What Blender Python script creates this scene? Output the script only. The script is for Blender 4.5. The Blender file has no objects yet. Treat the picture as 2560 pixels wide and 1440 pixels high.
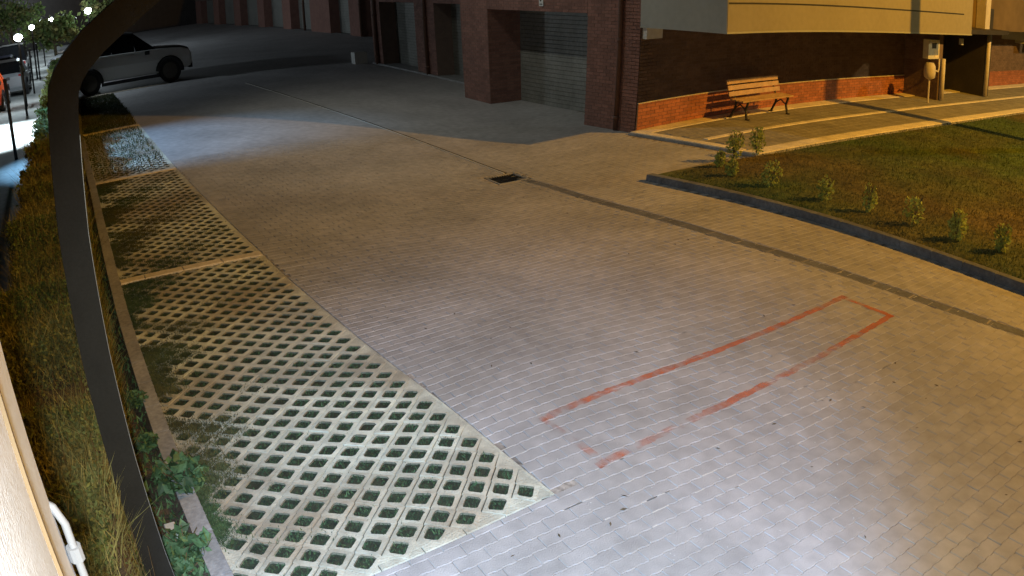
import bpy, math, random
import numpy as np
from mathutils import Vector, Matrix
random.seed(7); rng = np.random.default_rng(7)
S = bpy.context.scene
C = S.collection
# ------------------------------------------------------------------ camera, world, exposure
CAMH = 3.4
cam_d = bpy.data.cameras.new('camera'); cam = bpy.data.objects.new('camera', cam_d); C.objects.link(cam)
Rm = Matrix(((-0.53732138, 0.29763524, -0.78911279), (-0.84302778, -0.21649202, 0.49237726), (-0.0242878, 0.92980883, 0.36724057)))
# columns of Rm: camera x (right), y (up), z (backwards) in world space
cam.matrix_world = Matrix.Translation((0, 0, CAMH)) @ Rm.to_4x4()
cam_d.type = 'PANO'
cam_d.panorama_type = 'FISHEYE_LENS_POLYNOMIAL'
cam_d.sensor_fit = 'HORIZONTAL'; cam_d.sensor_width = 36.0; cam_d.sensor_height = 20.25
k = (0.836177135, -0.806836582, 0.936612678, -0.352331185)
cam_d.fisheye_polynomial_k0 = 0.0
cam_d.fisheye_polynomial_k1 = -k[0] / 18.0
cam_d.fisheye_polynomial_k2 = -k[1] / 18.0 ** 2
cam_d.fisheye_polynomial_k3 = -k[2] / 18.0 ** 3
cam_d.fisheye_polynomial_k4 = -k[3] / 18.0 ** 4
cam_d.fisheye_fov = math.radians(170)
cam_d.clip_start = 0.02; cam_d.clip_end = 1500
S.camera = cam
W = bpy.data.worlds.new('World'); S.world = W; W.use_nodes = True
wn = W.node_tree.nodes; bg = wn['Background']
sky = wn.new('ShaderNodeTexSky'); sky.sky_type = 'NISHITA'; sky.sun_disc = False
sky.sun_elevation = math.radians(-6); sky.sun_rotation = math.radians(200)
W.node_tree.links.new(sky.outputs[0], bg.inputs[0]); bg.inputs[1].default_value = 0.10
S.view_settings.view_transform = 'Standard'; S.view_settings.look = 'None'
S.view_settings.exposure = 0.0; S.view_settings.gamma = 1.0
S.cycles.use_denoising = True
S.cycles.max_bounces = 5; S.cycles.sample_clamp_indirect = 3.0

def light(name, typ, loc, energy, col, target=None, **kw):
    d = bpy.data.lights.new(name, typ); d.energy = energy; d.color = col
    for a, v in kw.items(): setattr(d, a, v)
    o = bpy.data.objects.new(name, d); C.objects.link(o); o.location = loc
    if target is not None:
        o.rotation_euler = (Vector(target) - Vector(loc)).to_track_quat('-Z', 'Y').to_euler()
    return o
ORANGE = (1.0, 0.50, 0.10); COOL = (0.90, 0.93, 1.0); WHITE = (0.78, 0.92, 1.0)
# the camera's own white illuminator
light('camera_illuminator', 'SPOT', (0.0, 0.055, 3.33), 1850, (0.40, 0.62, 1.0), (3.3, -2.2, 0), spot_size=math.radians(56), spot_blend=0.6, shadow_soft_size=0.03)
light('camera_illuminator', 'SPOT', (0.0, 0.055, 3.33), 1000, (0.93, 1.0, 0.92), (3.6, -2.6, 0), spot_size=math.radians(96), spot_blend=1.0, shadow_soft_size=0.03)
# sodium street lamps out of frame on the right
light('street_lamp_light', 'POINT', (2.05, -32.8, 8.1), 3000, (0.90, 0.74, 0.36), shadow_soft_size=0.3)
light('street_lamp_light', 'POINT', (-2.0, -20.8, 10.6), 12300, (1.0, 0.47, 0.04), shadow_soft_size=0.12)
# white lamps of the neighbouring street (left of the hedge)
light('street_lantern_light', 'SPOT', (20.3, 3.4, 5.2), 2900, (0.28, 0.60, 1.0), (20.0, -1.6, 0), spot_size=math.radians(50), spot_blend=0.7, shadow_soft_size=0.08)
light('street_lantern_light', 'SPOT', (27, 4.6, 5.2), 12000, WHITE, (27, 2.9, 0), spot_size=math.radians(68), spot_blend=0.35, shadow_soft_size=0.1)
# unseen light added to brighten the garage doors, pillars and far yard
light('garage_fill', 'SPOT', (19.0, -6.0, 9.0), 620, (1.0, 1.0, 0.85), (17.5, -10.0, 0), spot_size=math.radians(125), spot_blend=0.8, shadow_soft_size=0.08)

# ------------------------------------------------------------------ materials
MATS = {}
def mat(name, col, rough=0.8, var=0.0, scale=6.0, bump=0.0, bscale=40.0, metal=0.0, tint=0.0, spec=0.5, emit=None, es=1.0, col2=None, mixscale=1.0, wear=0.0, trans=0.0):
    m = bpy.data.materials.new(name); m.use_nodes = True; nt = m.node_tree; N = nt.nodes; L = nt.links
    b = N['Principled BSDF']; b.inputs['Roughness'].default_value = rough; b.inputs['Metallic'].default_value = metal
    b.inputs['Specular IOR Level'].default_value = spec
    geo = N.new('ShaderNodeNewGeometry')
    base = N.new('ShaderNodeRGB'); base.outputs[0].default_value = (*col, 1); out = base.outputs[0]
    def noise(sc, det=4):
        n = N.new('ShaderNodeTexNoise'); n.inputs['Scale'].default_value = sc; n.inputs['Detail'].default_value = det
        L.new(geo.outputs['Position'], n.inputs['Vector']); return n
    if col2 is not None:
        n = noise(mixscale); r = N.new('ShaderNodeValToRGB'); r.color_ramp.elements[0].position = 0.44; r.color_ramp.elements[1].position = 0.66
        L.new(n.outputs[0], r.inputs[0]); x = N.new('ShaderNodeMix'); x.data_type = 'RGBA'
        L.new(r.outputs[0], x.inputs[0]); L.new(out, x.inputs[6]); x.inputs[7].default_value = (*col2, 1); out = x.outputs[2]
    if var > 0:
        for sc in (scale, scale * 9):
            n = noise(sc, 5); mr = N.new('ShaderNodeMapRange'); mr.inputs[1].default_value = 0.3; mr.inputs[2].default_value = 0.7
            mr.inputs[3].default_value = 1 - var; mr.inputs[4].default_value = 1 + var; L.new(n.outputs[0], mr.inputs[0])
            x = N.new('ShaderNodeVectorMath'); x.operation = 'SCALE'; L.new(out, x.inputs[0]); L.new(mr.outputs[0], x.inputs['Scale']); out = x.outputs[0]
    if tint > 0:
        at = N.new('ShaderNodeAttribute'); at.attribute_name = 'tint'
        oi = N.new('ShaderNodeObjectInfo'); ad = N.new('ShaderNodeMath'); ad.operation = 'ADD'
        L.new(at.outputs['Fac'], ad.inputs[0]); L.new(oi.outputs['Random'], ad.inputs[1])
        fr = N.new('ShaderNodeMath'); fr.operation = 'FRACT'; L.new(ad.outputs[0], fr.inputs[0])
        mr = N.new('ShaderNodeMapRange'); mr.inputs[3].default_value = 1 - tint; mr.inputs[4].default_value = 1 + tint; L.new(fr.outputs[0], mr.inputs[0])
        x = N.new('ShaderNodeVectorMath'); x.operation = 'SCALE'; L.new(out, x.inputs[0]); L.new(mr.outputs[0], x.inputs['Scale']); out = x.outputs[0]
    L.new(out, b.inputs['Base Color'])
    if bump > 0:
        n = noise(bscale, 6); bn = N.new('ShaderNodeBump'); bn.inputs['Strength'].default_value = bump; bn.inputs['Distance'].default_value = 0.02
        L.new(n.outputs[0], bn.inputs['Height']); L.new(bn.outputs[0], b.inputs['Normal'])
    if emit is not None:
        b.inputs['Emission Color'].default_value = (*emit, 1); b.inputs['Emission Strength'].default_value = es
    if trans > 0:
        t = N.new('ShaderNodeBsdfTranslucent'); L.new(out, t.inputs[0]); mx = N.new('ShaderNodeMixShader'); mx.inputs[0].default_value = trans
        L.new(b.outputs[0], mx.inputs[1]); L.new(t.outputs[0], mx.inputs[2]); L.new(mx.outputs[0], N['Material Output'].inputs[0])
    MATS[name] = m; return m
paver = mat('paver', (0.42, 0.41, 0.415), 0.62, 0.13, 0.7, 0.35, 90, tint=0.06, col2=(0.36, 0.35, 0.345), mixscale=0.45)
pavefar = mat('paving_distant', (0.41, 0.40, 0.41), 0.65, 0.14, 0.6, 0.2, 14)
sand = mat('joint_sand', (0.33, 0.30, 0.27), 0.9, 0.45, 2.2, 0.4, 60)
glintw = mat('pale_glint', (0.62, 0.60, 0.56), 0.8)  # pale colour standing for bright glints on the paving
cellsoil = mat('cell_soil', (0.030, 0.036, 0.020), 0.95, 0.4, 8)
turfstone = mat('turfstone_concrete', (0.64, 0.67, 0.58), 0.85, 0.14, 1.3, 0.5, 60, tint=0.10, col2=(0.38, 0.33, 0.25), mixscale=0.62)
soil = mat('soil', (0.075, 0.055, 0.038), 0.95, 0.4, 5, 0.6, 30)
kerbm = mat('kerb_concrete', (0.33, 0.33, 0.34), 0.85, 0.2, 2.5, 0.3, 50, tint=0.06)
kerbl = mat('kerb_concrete_pale', (0.74, 0.66, 0.52), 0.85, 0.15, 2.5, 0.3, 50, tint=0.06)
railm = mat('rail_pale', (0.75, 0.72, 0.66), 0.5)
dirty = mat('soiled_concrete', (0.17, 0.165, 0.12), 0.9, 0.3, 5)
kerbd = mat('kerb_concrete_dark', (0.13, 0.14, 0.17), 0.8, 0.25, 2.5, 0.3, 50, tint=0.08)
panelm = mat('path_paver', (0.27, 0.25, 0.20), 0.85, 0.15, 1.5, 0.3, 30, tint=0.1)
brickshade = mat('brick_shaded', (0.15, 0.10, 0.078), 0.85, 0.15, 3, 0.3, 60, tint=0.16)  # upper wall brick with the balcony's shade put into its colour
brickr = mat('brick_red', (0.36, 0.13, 0.07), 0.85, 0.15, 3, 0.3, 60, tint=0.18)
brickm = mat('brick', (0.24, 0.12, 0.095), 0.85, 0.15, 3, 0.3, 60, tint=0.16)
mortar = mat('mortar', (0.17, 0.12, 0.10), 0.95, 0.1, 5)
stucco = mat('cream_stucco', (0.29, 0.27, 0.23), 0.85, 0.05, 0.8, 0.12, 80)
stuccog = mat('pale_stucco', (0.38, 0.39, 0.36), 0.85, 0.05, 0.8, 0.12, 80)
whitem = mat('white_wall_paint', (0.56, 0.61, 0.74), 0.7, 0.06, 3, 0.15, 120)
shutm = mat('shutter_metal', (0.24, 0.24, 0.22), 0.55, 0.15, 1.5, metal=0.2)
steel = mat('dark_steel', (0.022, 0.021, 0.019), 0.7, 0.10, 7, 0.12, 90, spec=0.2)
galv = mat('galvanised', (0.55, 0.55, 0.53), 0.35, 0.1, 9, metal=0.8)
black = mat('black_plastic', (0.02, 0.02, 0.022), 0.6)
darkm = mat('dark_panel', (0.035, 0.03, 0.028), 0.6, 0.2, 2)
pipem = mat('downpipe_brown', (0.12, 0.06, 0.04), 0.6, 0.1, 5)
pipew = mat('downpipe_white', (0.6, 0.55, 0.50), 0.6, 0.1, 5)
boxw = mat('white_box', (0.6, 0.6, 0.58), 0.5, 0.08, 8)
strawm = mat('straw', (0.30, 0.27, 0.10), 0.85, 0.3, 3, tint=0.5, trans=0.3)
condm = mat('conduit_paint', (0.16, 0.16, 0.18), 0.6)
brownm = mat('brown_seal', (0.13, 0.085, 0.045), 0.7)
wood = mat('bench_wood', (0.52, 0.34, 0.18), 0.5, 0.18, 6, 0.2, 30, tint=0.1)
iron = mat('cast_iron', (0.03, 0.028, 0.025), 0.5)
lawnm = mat('lawn_ground', (0.055, 0.095, 0.025), 0.95, 0.4, 1.2, 0.5, 30, col2=(0.13, 0.10, 0.035), mixscale=0.22)
grassm = mat('grass', (0.045, 0.075, 0.025), 0.85, 0.3, 2.5, tint=0.45, col2=(0.10, 0.09, 0.03), mixscale=0.5)
grassd = mat('cell_grass', (0.040, 0.078, 0.032), 0.9, 0.3, 2.5, tint=0.45)
sapm = mat('sapling_leaf', (0.36, 0.42, 0.11), 0.7, 0.2, 5, tint=0.4, trans=0.5)
lawngr = mat('lawn_grass', (0.065, 0.11, 0.028), 0.85, 0.35, 2.5, tint=0.4, col2=(0.15, 0.115, 0.04), mixscale=0.22, trans=0.25)
hedgem = mat('hedge_leaf', (0.13, 0.20, 0.06), 0.75, 0.25, 3, tint=0.5, col2=(0.25, 0.21, 0.08), mixscale=0.8, trans=0.35)
plantm = mat('plant_leaf', (0.10, 0.19, 0.085), 0.6, 0.2, 5, tint=0.5, trans=0.3)
twigm = mat('twig', (0.10, 0.075, 0.04), 0.9, 0.3, 4)
concw = mat('street_slab', (0.50, 0.52, 0.50), 0.8, 0.15, 0.5)
asph = mat('asphalt', (0.055, 0.055, 0.058), 0.9, 0.2, 0.5)
carw = mat('car_white', (0.75, 0.76, 0.75), 0.3, spec=0.6)
caro = mat('car_orange', (0.75, 0.10, 0.02), 0.3, spec=0.6)
cars_ = mat('car_silver', (0.50, 0.52, 0.55), 0.3, metal=0.5)
cardk = mat('car_dark', (0.02, 0.025, 0.05), 0.3, spec=0.6)
glass = mat('car_glass', (0.012, 0.013, 0.015), 0.08, spec=0.7)
tyre = mat('tyre', (0.02, 0.02, 0.02), 0.8)
rimm = mat('rim', (0.35, 0.35, 0.36), 0.4, metal=0.8)
rimd = mat('rim_dark', (0.10, 0.09, 0.08), 0.5, metal=0.6)
headl = mat('headlight', (0.5, 0.5, 0.5), 0.15)
tail = mat('tail_light', (0.4, 0.02, 0.02), 0.3)
lampw = mat('lamp_glow', (1, 1, 1), 0.5, emit=(0.90, 0.96, 1.0), es=60.0)
lampo = mat('lamp_glow_warm', (1, 1, 1), 0.5, emit=(1.0, 0.45, 0.2), es=4.0)
farwall = mat('far_facade', (0.16, 0.11, 0.06), 0.9, 0.25, 0.15)
glow_o = mat('window_dark', (0.02, 0.025, 0.03), 0.1)
blackp = mat('black_print', (0.01, 0.01, 0.01), 0.7)

# ------------------------------------------------------------------ mesh helpers
def tag(o, label=None, cat=None, group=None, kind=None):
    if label: o['label'] = label
    if cat: o['category'] = cat
    if group: o['group'] = group
    if kind: o['kind'] = kind
    return o
def link(o, parent=None):
    C.objects.link(o)
    if parent is not None: o.parent = parent
    return o
def mesh(name, V, F, m, smooth=False, tints=None):
    me = bpy.data.meshes.new(name); me.from_pydata(V, [], F); me.materials.append(m)
    if smooth: me.polygons.foreach_set('use_smooth', [True] * len(me.polygons))
    if tints is not None:
        a = me.attributes.new('tint', 'FLOAT', 'FACE'); a.data.foreach_set('value', np.asarray(tints, dtype=np.float32))
    me.update(); return me
def fastmesh(name, V, faces_flat, starts, totals, m, tints=None, smooth=False):
    me = bpy.data.meshes.new(name); me.vertices.add(len(V)); me.vertices.foreach_set('co', np.asarray(V, np.float32).ravel())
    me.loops.add(len(faces_flat)); me.loops.foreach_set('vertex_index', np.asarray(faces_flat, np.int32))
    me.polygons.add(len(starts)); me.polygons.foreach_set('loop_start', np.asarray(starts, np.int32))
    me.polygons.foreach_set('loop_total', np.asarray(totals, np.int32)) if False else None
    me.materials.append(m)
    if tints is not None:
        a = me.attributes.new('tint', 'FLOAT', 'FACE'); a.data.foreach_set('value', np.asarray(tints, dtype=np.float32))
    me.update(calc_edges=True)
    me.polygons.foreach_set('use_smooth', [bool(smooth)] * len(me.polygons))
    me.validate(); return me
def empty(name, loc=(0, 0, 0), rz=0.0, parent=None):
    o = bpy.data.objects.new(name, None); o.location = loc; o.rotation_euler = (0, 0, rz); o.empty_display_size = 0.2
    return link(o, parent)
class MB:
    def __init__(s): s.V = []; s.F = []; s.T = []
    def add(s, V, F, t=None):
        n = len(s.V); s.V += [tuple(v) for v in V]; s.F += [tuple(i + n for i in f) for f in F]
        t = random.random() if t is None else t
        s.T += [t] * len(F); return s
    def box(s, a, b, ch=0.0):
        x0, y0, z0 = [min(a[i], b[i]) for i in range(3)]; x1, y1, z1 = [max(a[i], b[i]) for i in range(3)]
        if ch <= 0:
            V = [(x0, y0, z0), (x1, y0, z0), (x1, y1, z0), (x0, y1, z0), (x0, y0, z1), (x1, y0, z1), (x1, y1, z1), (x0, y1, z1)]
            F = [(0, 3, 2, 1), (4, 5, 6, 7), (0, 1, 5, 4), (1, 2, 6, 5), (2, 3, 7, 6), (3, 0, 4, 7)]
        else:
            c = ch; V = [(x0, y0, z0), (x1, y0, z0), (x1, y1, z0), (x0, y1, z0), (x0, y0, z1 - c), (x1, y0, z1 - c), (x1, y1, z1 - c), (x0, y1, z1 - c),
                 (x0 + c, y0 + c, z1), (x1 - c, y0 + c, z1), (x1 - c, y1 - c, z1), (x0 + c, y1 - c, z1)]
            F = [(0, 3, 2, 1), (8, 9, 10, 11)] + [(i, (i + 1) % 4, (i + 1) % 4 + 4, i + 4) for i in range(4)] + [(i + 4, (i + 1) % 4 + 4, (i + 1) % 4 + 8, i + 8) for i in range(4)]
        return s.add(V, F)
    def prism(s, pts, z0, z1):  # pts: plan polygon, counter-clockwise
        n = len(pts); V = [(x, y, z0) for x, y in pts] + [(x, y, z1) for x, y in pts]
        return s.add(V, [tuple(range(n - 1, -1, -1)), tuple(range(n, 2 * n))] + [(i, (i + 1) % n, (i + 1) % n + n, i + n) for i in range(n)])
    def tube(s, pts, r, n=10, r2=None, caps=True):
        pts = [Vector(p) for p in pts]; V = []; F = []; m = len(pts); prev = None
        for i, p in enumerate(pts):
            d = (pts[min(i + 1, m - 1)] - pts[max(i - 1, 0)]).normalized()
            u = d.orthogonal().normalized() if prev is None else (prev - d * prev.dot(d)).normalized()
            prev = u; w = d.cross(u); rr = r if r2 is None else r + (r2 - r) * i / (m - 1)
            V += [tuple(p + (u * math.cos(2 * math.pi * j / n) + w * math.sin(2 * math.pi * j / n)) * rr) for j in range(n)]
        for i in range(m - 1):
            F += [(i * n + j, i * n + (j + 1) % n, (i + 1) * n + (j + 1) % n, (i + 1) * n + j) for j in range(n)]
        if caps: F += [tuple(range(n - 1, -1, -1)), tuple(range((m - 1) * n, m * n))]
        return s.add(V, F)
    def lathe(s, prof, axis_o=(0, 0, 0), axis='z', n=20):
        V = []; F = []; m = len(prof)
        for (r, h) in prof:
            for j in range(n):
                a = 2 * math.pi * j / n; c, q = r * math.cos(a), r * math.sin(a)
                p = {'z': (c, q, h), 'y': (c, h, q), 'x': (h, c, q)}[axis]
                V.append(tuple(p[i] + axis_o[i] for i in range(3)))
        for i in range(m - 1):
            F += [(i * n + j, i * n + (j + 1) % n, (i + 1) * n + (j + 1) % n, (i + 1) * n + j) for j in range(n)]
        F += [tuple(range(n - 1, -1, -1)), tuple(range((m - 1) * n, m * n))]
        return s.add(V, F)
    def build(s, name, m, parent=None, smooth=False, **kw):
        o = bpy.data.objects.new(name, mesh(name, s.V, s.F, m, smooth, s.T)); link(o, parent); return tag(o, **kw)
def inst(name, me, loc, parent=None, rz=0.0, scale=None):
    o = bpy.data.objects.new(name, me); o.location = loc; o.rotation_euler = (0, 0, rz)
    if scale is not None: o.scale = scale
    return link(o, parent)
def joined(name, template, places, m, parent=None, **kw):
    """template (V,F) placed at N (x,y,z,rz,scale,tint): one mesh"""
    V0 = np.array(template[0], float); n = len(V0); P = np.array(places, float).reshape(-1, 6)
    c, q = np.cos(P[:, 3])[:, None], np.sin(P[:, 3])[:, None]; sc = P[:, 4][:, None]
    X = (V0[:, 0] * c - V0[:, 1] * q) * sc + P[:, 0:1]; Y = (V0[:, 0] * q + V0[:, 1] * c) * sc + P[:, 1:2]; Z = V0[:, 2] * sc + P[:, 2:3]
    V = np.stack([X, Y, Z], 2).reshape(-1, 3)
    flat = np.concatenate([np.array(f) for f in template[1]]); tot = np.array([len(f) for f in template[1]])
    idx = (flat[None, :] + (np.arange(len(P)) * n)[:, None]).ravel()
    tt = np.tile(tot, len(P)); st = np.concatenate([[0], np.cumsum(tt)[:-1]])
    ti = np.repeat(P[:, 5], len(tot))
    me = fastmesh(name, V, idx, st, tt, m, ti)
    o = bpy.data.objects.new(name, me); link(o, parent); return tag(o, **kw)

# ------------------------------------------------------------------ layout of the yard
def yL(x):   # boundary between block paving and grass pavers
    xs = [2.5, 3.7, 4.65, 6.1, 7.0, 9.2, 10.3, 14.1, 16.8, 20.3, 23.7, 34.0, 60]
    ys = [-2.72, -2.68, -2.59, -2.49, -2.47, -2.49, -2.52, -2.58, -2.63, -2.73, -2.82, -3.05, -3.6]
    return float(np.interp(x, xs, ys))
def yK(x):   # yard-side edge of the kerb at the planting bed
    return float(np.interp(x, [2.5, 4, 6, 9, 16, 24, 34, 60], [-0.50, -0.52, -0.54, -0.62, -0.90, -1.15, -1.7, -3.0]))
XE = 3.78        # near border of the grass pavers
KY = -9.44       # lawn kerb face (y)
WX, WY = 13.95, -12.2   # corner of the brick building
XFAR = 17.6
ground = MB(); ground.add([(-60, -220, -0.30), (420, -220, -0.30), (420, 220, -0.30), (-60, 220, -0.30)], [(0, 1, 2, 3)])
ground.build('ground', asph, kind='structure')
bed = MB(); SZ = -0.0065
def bedp(pts): bed.prism(pts, -.2, SZ)
bedp([(-4, -8.22), (XE, -8.22), (XE, -0.3), (-4, -0.3)]); bedp([(-4, -14), (XFAR, -14), (XFAR, -8.22), (-4, -8.22)])
xs_ = [XE, 4.65, 6.1, 7.0, 9.2, 10.3, 12.25]
bedp([(XE, -8.22), (12.25, -8.22)] + [(x_, yL(x_)) for x_ in xs_[::-1]])
bedp([(12.25, -7.42), (12.95, -7.42), (12.95, yL(12.95)), (12.25, yL(12.25))])
bedp([(12.95, -8.22), (XFAR, -8.22), (XFAR, yL(XFAR))] + [(x_, yL(x_)) for x_ in (16.8, 14.1, 12.95)])
pav = bed.build('paving', sand, kind='structure')
# block pavers --------------------------------------------------------------
BL, BW, GAP = 0.226, 0.113, 0.004
yb = [0, .045, .0565, .1015, .113, .158, .1695, .2145, .226]; wv = [0, 0, .006, .006, 0, 0, .006, .006, 0]
def block_outline(y0=0.0, y1=BL):
    ys = [y0 + GAP / 2] + [y for y in yb if y0 + .006 < y < y1 - .006] + [y1 - GAP / 2]
    lo = [(float(np.interp(y, yb, wv)) + GAP / 2, y) for y in ys]; hi = [(float(np.interp(y, yb, wv)) + BW - GAP / 2, y) for y in ys]
    return [(x, y) for x, y in lo][::-1] + hi          # clockwise / fixed below
def slab_from_outline(pts, h=0.03, ch=0.0028):
    cx = sum(p[0] for p in pts) / len(pts); cy = sum(p[1] for p in pts) / len(pts)
    area = sum(pts[i][0] * pts[(i + 1) % len(pts)][1] - pts[(i + 1) % len(pts)][0] * pts[i][1] for i in range(len(pts)))
    if area < 0: pts = pts[::-1]
    n = len(pts); xs = [p[0] for p in pts]; ys = [p[1] for p in pts]; wx = (max(xs) - min(xs)) / 2; wy = (max(ys) - min(ys)) / 2
    inner = [(cx + (x - cx) * (1 - ch / wx), cy + (y - cy) * (1 - ch / wy)) for x, y in pts]
    V = [(x - cx, y - cy, -h) for x, y in pts] + [(x - cx, y - cy, -ch) for x, y in pts] + [(x - cx, y - cy, 0) for x, y in inner]
    F = [tuple(range(2 * n, 3 * n))]
    for a in (0, n): F += [(a + i, a + (i + 1) % n, a + n + (i + 1) % n, a + n + i) for i in range(n)]
    return V, F, (cx, cy)
tfull = slab_from_outline(block_outline())
simple = slab_from_outline([(GAP / 2, GAP / 2), (BW - GAP / 2, GAP / 2), (BW - GAP / 2, BL - GAP / 2), (GAP / 2, BL - GAP / 2)])
def region(x, y):
    if x < 10.45:
        if y < KY - 0.02: return False
    elif x < WX - 0.0:
        if y < -12.02: return False
    elif y < -13.3: return False
    if x > XE:
        return y < yL(x) - 0.0
    return y < yK(x) - 0.02
CHY = -8.05
def chy(x): return float(np.interp(x, [1, 3, 4, 5, 7, 9, 11.5, 13, 14.8, 17.8, 21.3, 23.5, 30], [-8.62, -8.24, -8.11, -8.03, -7.96, -8.06, -8.13, -8.0, -7.96, -7.85, -7.74, -7.70, -7.62]))
near, farb, fill = [], [], []
r = 0; x = 0.9
while x < XFAR:
    off = (r % 2) * BL / 2
    y = -13.4 + off
    while y < -0.4:
        cx, cy = x + tfull[2][0], y + tfull[2][1]; ends = []
        lim = yL(cx) if x + BW > XE else yK(cx) - 0.0
        if XE <= x + BW and x < XE and y + BL > yL(cx) and y < yK(cx) - .1: fill.append((x, y, BL - .004, XE - x + .002))
        vis = cx > 1.0 + 0.55 * (cy + 4.6) if cy > -4.6 else cx > 0.9 - (cy + 4.6) * 0.33
        if vis and region(cx, y + BL / 2 - 0.11) and not (12.25 < cx < 12.95 and -8.2 < cy < -7.4) and not (XE <= x + BW and x < XE and y + BL > yL(cx)):
            cw = .095 if cx < 12.5 else .048; yc_ = chy(cx)
            if y < yc_ + cw and y + BL > yc_ - cw:
                if yc_ - cw - y > .03: fill.append((x, y, yc_ - cw - .002 - y, BW))
                if y + BL - (yc_ + cw) > .03: fill.append((x, yc_ + cw, y + BL - yc_ - cw - .002, BW))
            elif y + BL > lim - 0.01:
                if lim - 0.03 - y > 0.03: fill.append((x, y, min(BL, lim - 0.012 - y), BW))
            else:
                d = math.hypot(cx, cy)
                (near if d < 9.5 else farb).append((cx, cy, d))
        y += BL
    x += BW; r += 1
near.sort(key=lambda t: t[2])
def jit(cx, cy): return (cx + random.gauss(0, .0007), cy + random.gauss(0, .0007), random.gauss(0, .0006) - 0.001, random.gauss(0, .004), 1.0, random.random())
block_me = mesh('paving_block', tfull[0], tfull[1], paver)
for cx, cy, d in near[:300]:
    j = jit(cx, cy); o = inst('paving_block', block_me, j[:3], pav, j[3])
joined('paving_blocks', tfull[:2], [jit(a, b) for a, b, d in near[300:]], paver, pav, kind='stuff')
joined('distant_paving_blocks', simple[:2], [jit(a, b) for a, b, d in farb], paver, pav, kind='stuff')
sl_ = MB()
for i in range(2600):   # pale strips in the row joints, painted in for lamp glints
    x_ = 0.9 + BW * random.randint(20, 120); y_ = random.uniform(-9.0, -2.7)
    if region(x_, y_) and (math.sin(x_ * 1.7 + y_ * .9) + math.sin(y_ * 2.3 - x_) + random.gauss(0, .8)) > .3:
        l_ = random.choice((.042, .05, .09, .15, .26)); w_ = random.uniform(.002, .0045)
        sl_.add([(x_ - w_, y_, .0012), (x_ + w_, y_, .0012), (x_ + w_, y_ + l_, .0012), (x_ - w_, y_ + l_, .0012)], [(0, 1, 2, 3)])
sl_.build('joint_glints', glintw, pav, kind='stuff')
gt = MB()
for i in range(900):
    x_, y_ = random.uniform(1.4, 13), random.uniform(-9.2, -1)
    if region(x_, y_):
        r_ = random.uniform(.002, .006); gt.add([(x_ + r_, y_, .001), (x_, y_ + r_, .001), (x_ - r_, y_, .001), (x_, y_ - r_, .001), (x_, y_, .001 + r_)], [(0, 1, 4), (1, 2, 4), (2, 3, 4), (3, 0, 4)])
gt.build('glint_grit', glintw, pav, kind='stuff')  # pale little pebbles that stand for shiny glints on the blocks
dl = MB()
for i in range(160):
    x_, y_ = random.uniform(1.6, 12), random.uniform(-9.2, -1.5)
    if region(x_, y_):
        a_ = random.random() * 6.3; l_ = random.uniform(.012, .03); w_ = l_ * .35; c_, q_ = math.cos(a_), math.sin(a_)
        dl.add([(x_ + c_ * l_, y_ + q_ * l_, .004), (x_ - q_ * w_, y_ + c_ * w_, .006), (x_ - c_ * l_, y_ - q_ * l_, .003), (x_ + q_ * w_, y_ - c_ * w_, .002)], [(0, 1, 2, 3)])
dl.build('dead_leaves', twigm, pav, kind='stuff')
fm = MB()
for (x, y, l, w_) in fill: fm.box((x + GAP / 2, y + GAP / 2, -0.03), (x + w_ - GAP / 2, y + l, -0.001), 0.004)
fm.build('cut_blocks', paver, pav, kind='stuff')
ff = MB(); ff.add([(XFAR, -20, -0.002), (110, -20, -0.002), (110, -1.2, -0.002), (XFAR, -1.2, -0.002)], [(0, 1, 2, 3)])
ff.build('distant_paving', pavefar, kind='structure')
f2 = MB(); f2.add([(XFAR + .001, -13.4, -0.30), (XFAR + .001, -1.0, -0.30), (XFAR, -1.0, -0.002), (XFAR, -13.4, -0.002)], [(0, 1, 2, 3)])
# drain channel --------------------------------------------------------------
ch = empty('drain_channel', (0, 0, 0)); tag(ch, kind='structure')
gs = MB(); gs.box((0, -0.088, -0.06), (0.494, 0.080, -0.0035), 0.010); gsm = mesh('gutter_stone', gs.V, gs.F, kerbd)
x_ = .95
while x_ < 12.2:
    inst('gutter_stone', gsm, (x_, chy(x_), random.gauss(0, .0006)), ch, math.atan2(chy(x_ + .5) - chy(x_), .5))
    q_ = MB(); a_, b_ = chy(x_), chy(x_ + .5); q_.prism([(x_, a_ + .083), (x_ + .5, b_ + .083), (x_ + .5, b_ + .092), (x_, a_ + .092)], -.04, .0015); q_.build('rail', galv, ch); x_ += .5
x_ = 12.98
while x_ < 29:
    a_, b_ = chy(x_), chy(x_ + 1)
    q_ = MB(); q_.prism([(x_, a_ - .045), (x_ + 1, b_ - .045), (x_ + 1, b_ + .012), (x_, a_ + .012)], -.04, .002); q_.build('slot', iron, ch)
    q_ = MB(); q_.prism([(x_, a_ + .013), (x_ + 1, b_ + .013), (x_ + 1, b_ + .038), (x_, a_ + .038)], -.04, .008); q_.build('rail', railm, ch); x_ += 1
# catch-basin grate
gr = empty('drain_grate', (12.60, -7.80, 0)); tag(gr, 'square black drain grate in the paving at the end of the channel', 'drain grate')
fr = MB()
for a, b in (((-.31, -.36), (.31, -.33)), ((-.31, .33), (.31, .36)), ((-.31, -.33), (-.28, .33)), ((.28, -.33), (.31, .33))): fr.box((*a, -.05), (*b, .004))
fr.build('frame', kerbm, gr)
pit = MB(); pit.box((-.28, -.33, -.28), (.28, .33, -.10)); pit.build('pit', blackp, gr)
for i in range(11):
    b_ = MB(); b_.box((-.28, -.005, -.03), (.28, .005, -.006)); b_.build('bar', iron, gr).location = (0, -.30 + i * .06, 0)
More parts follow.
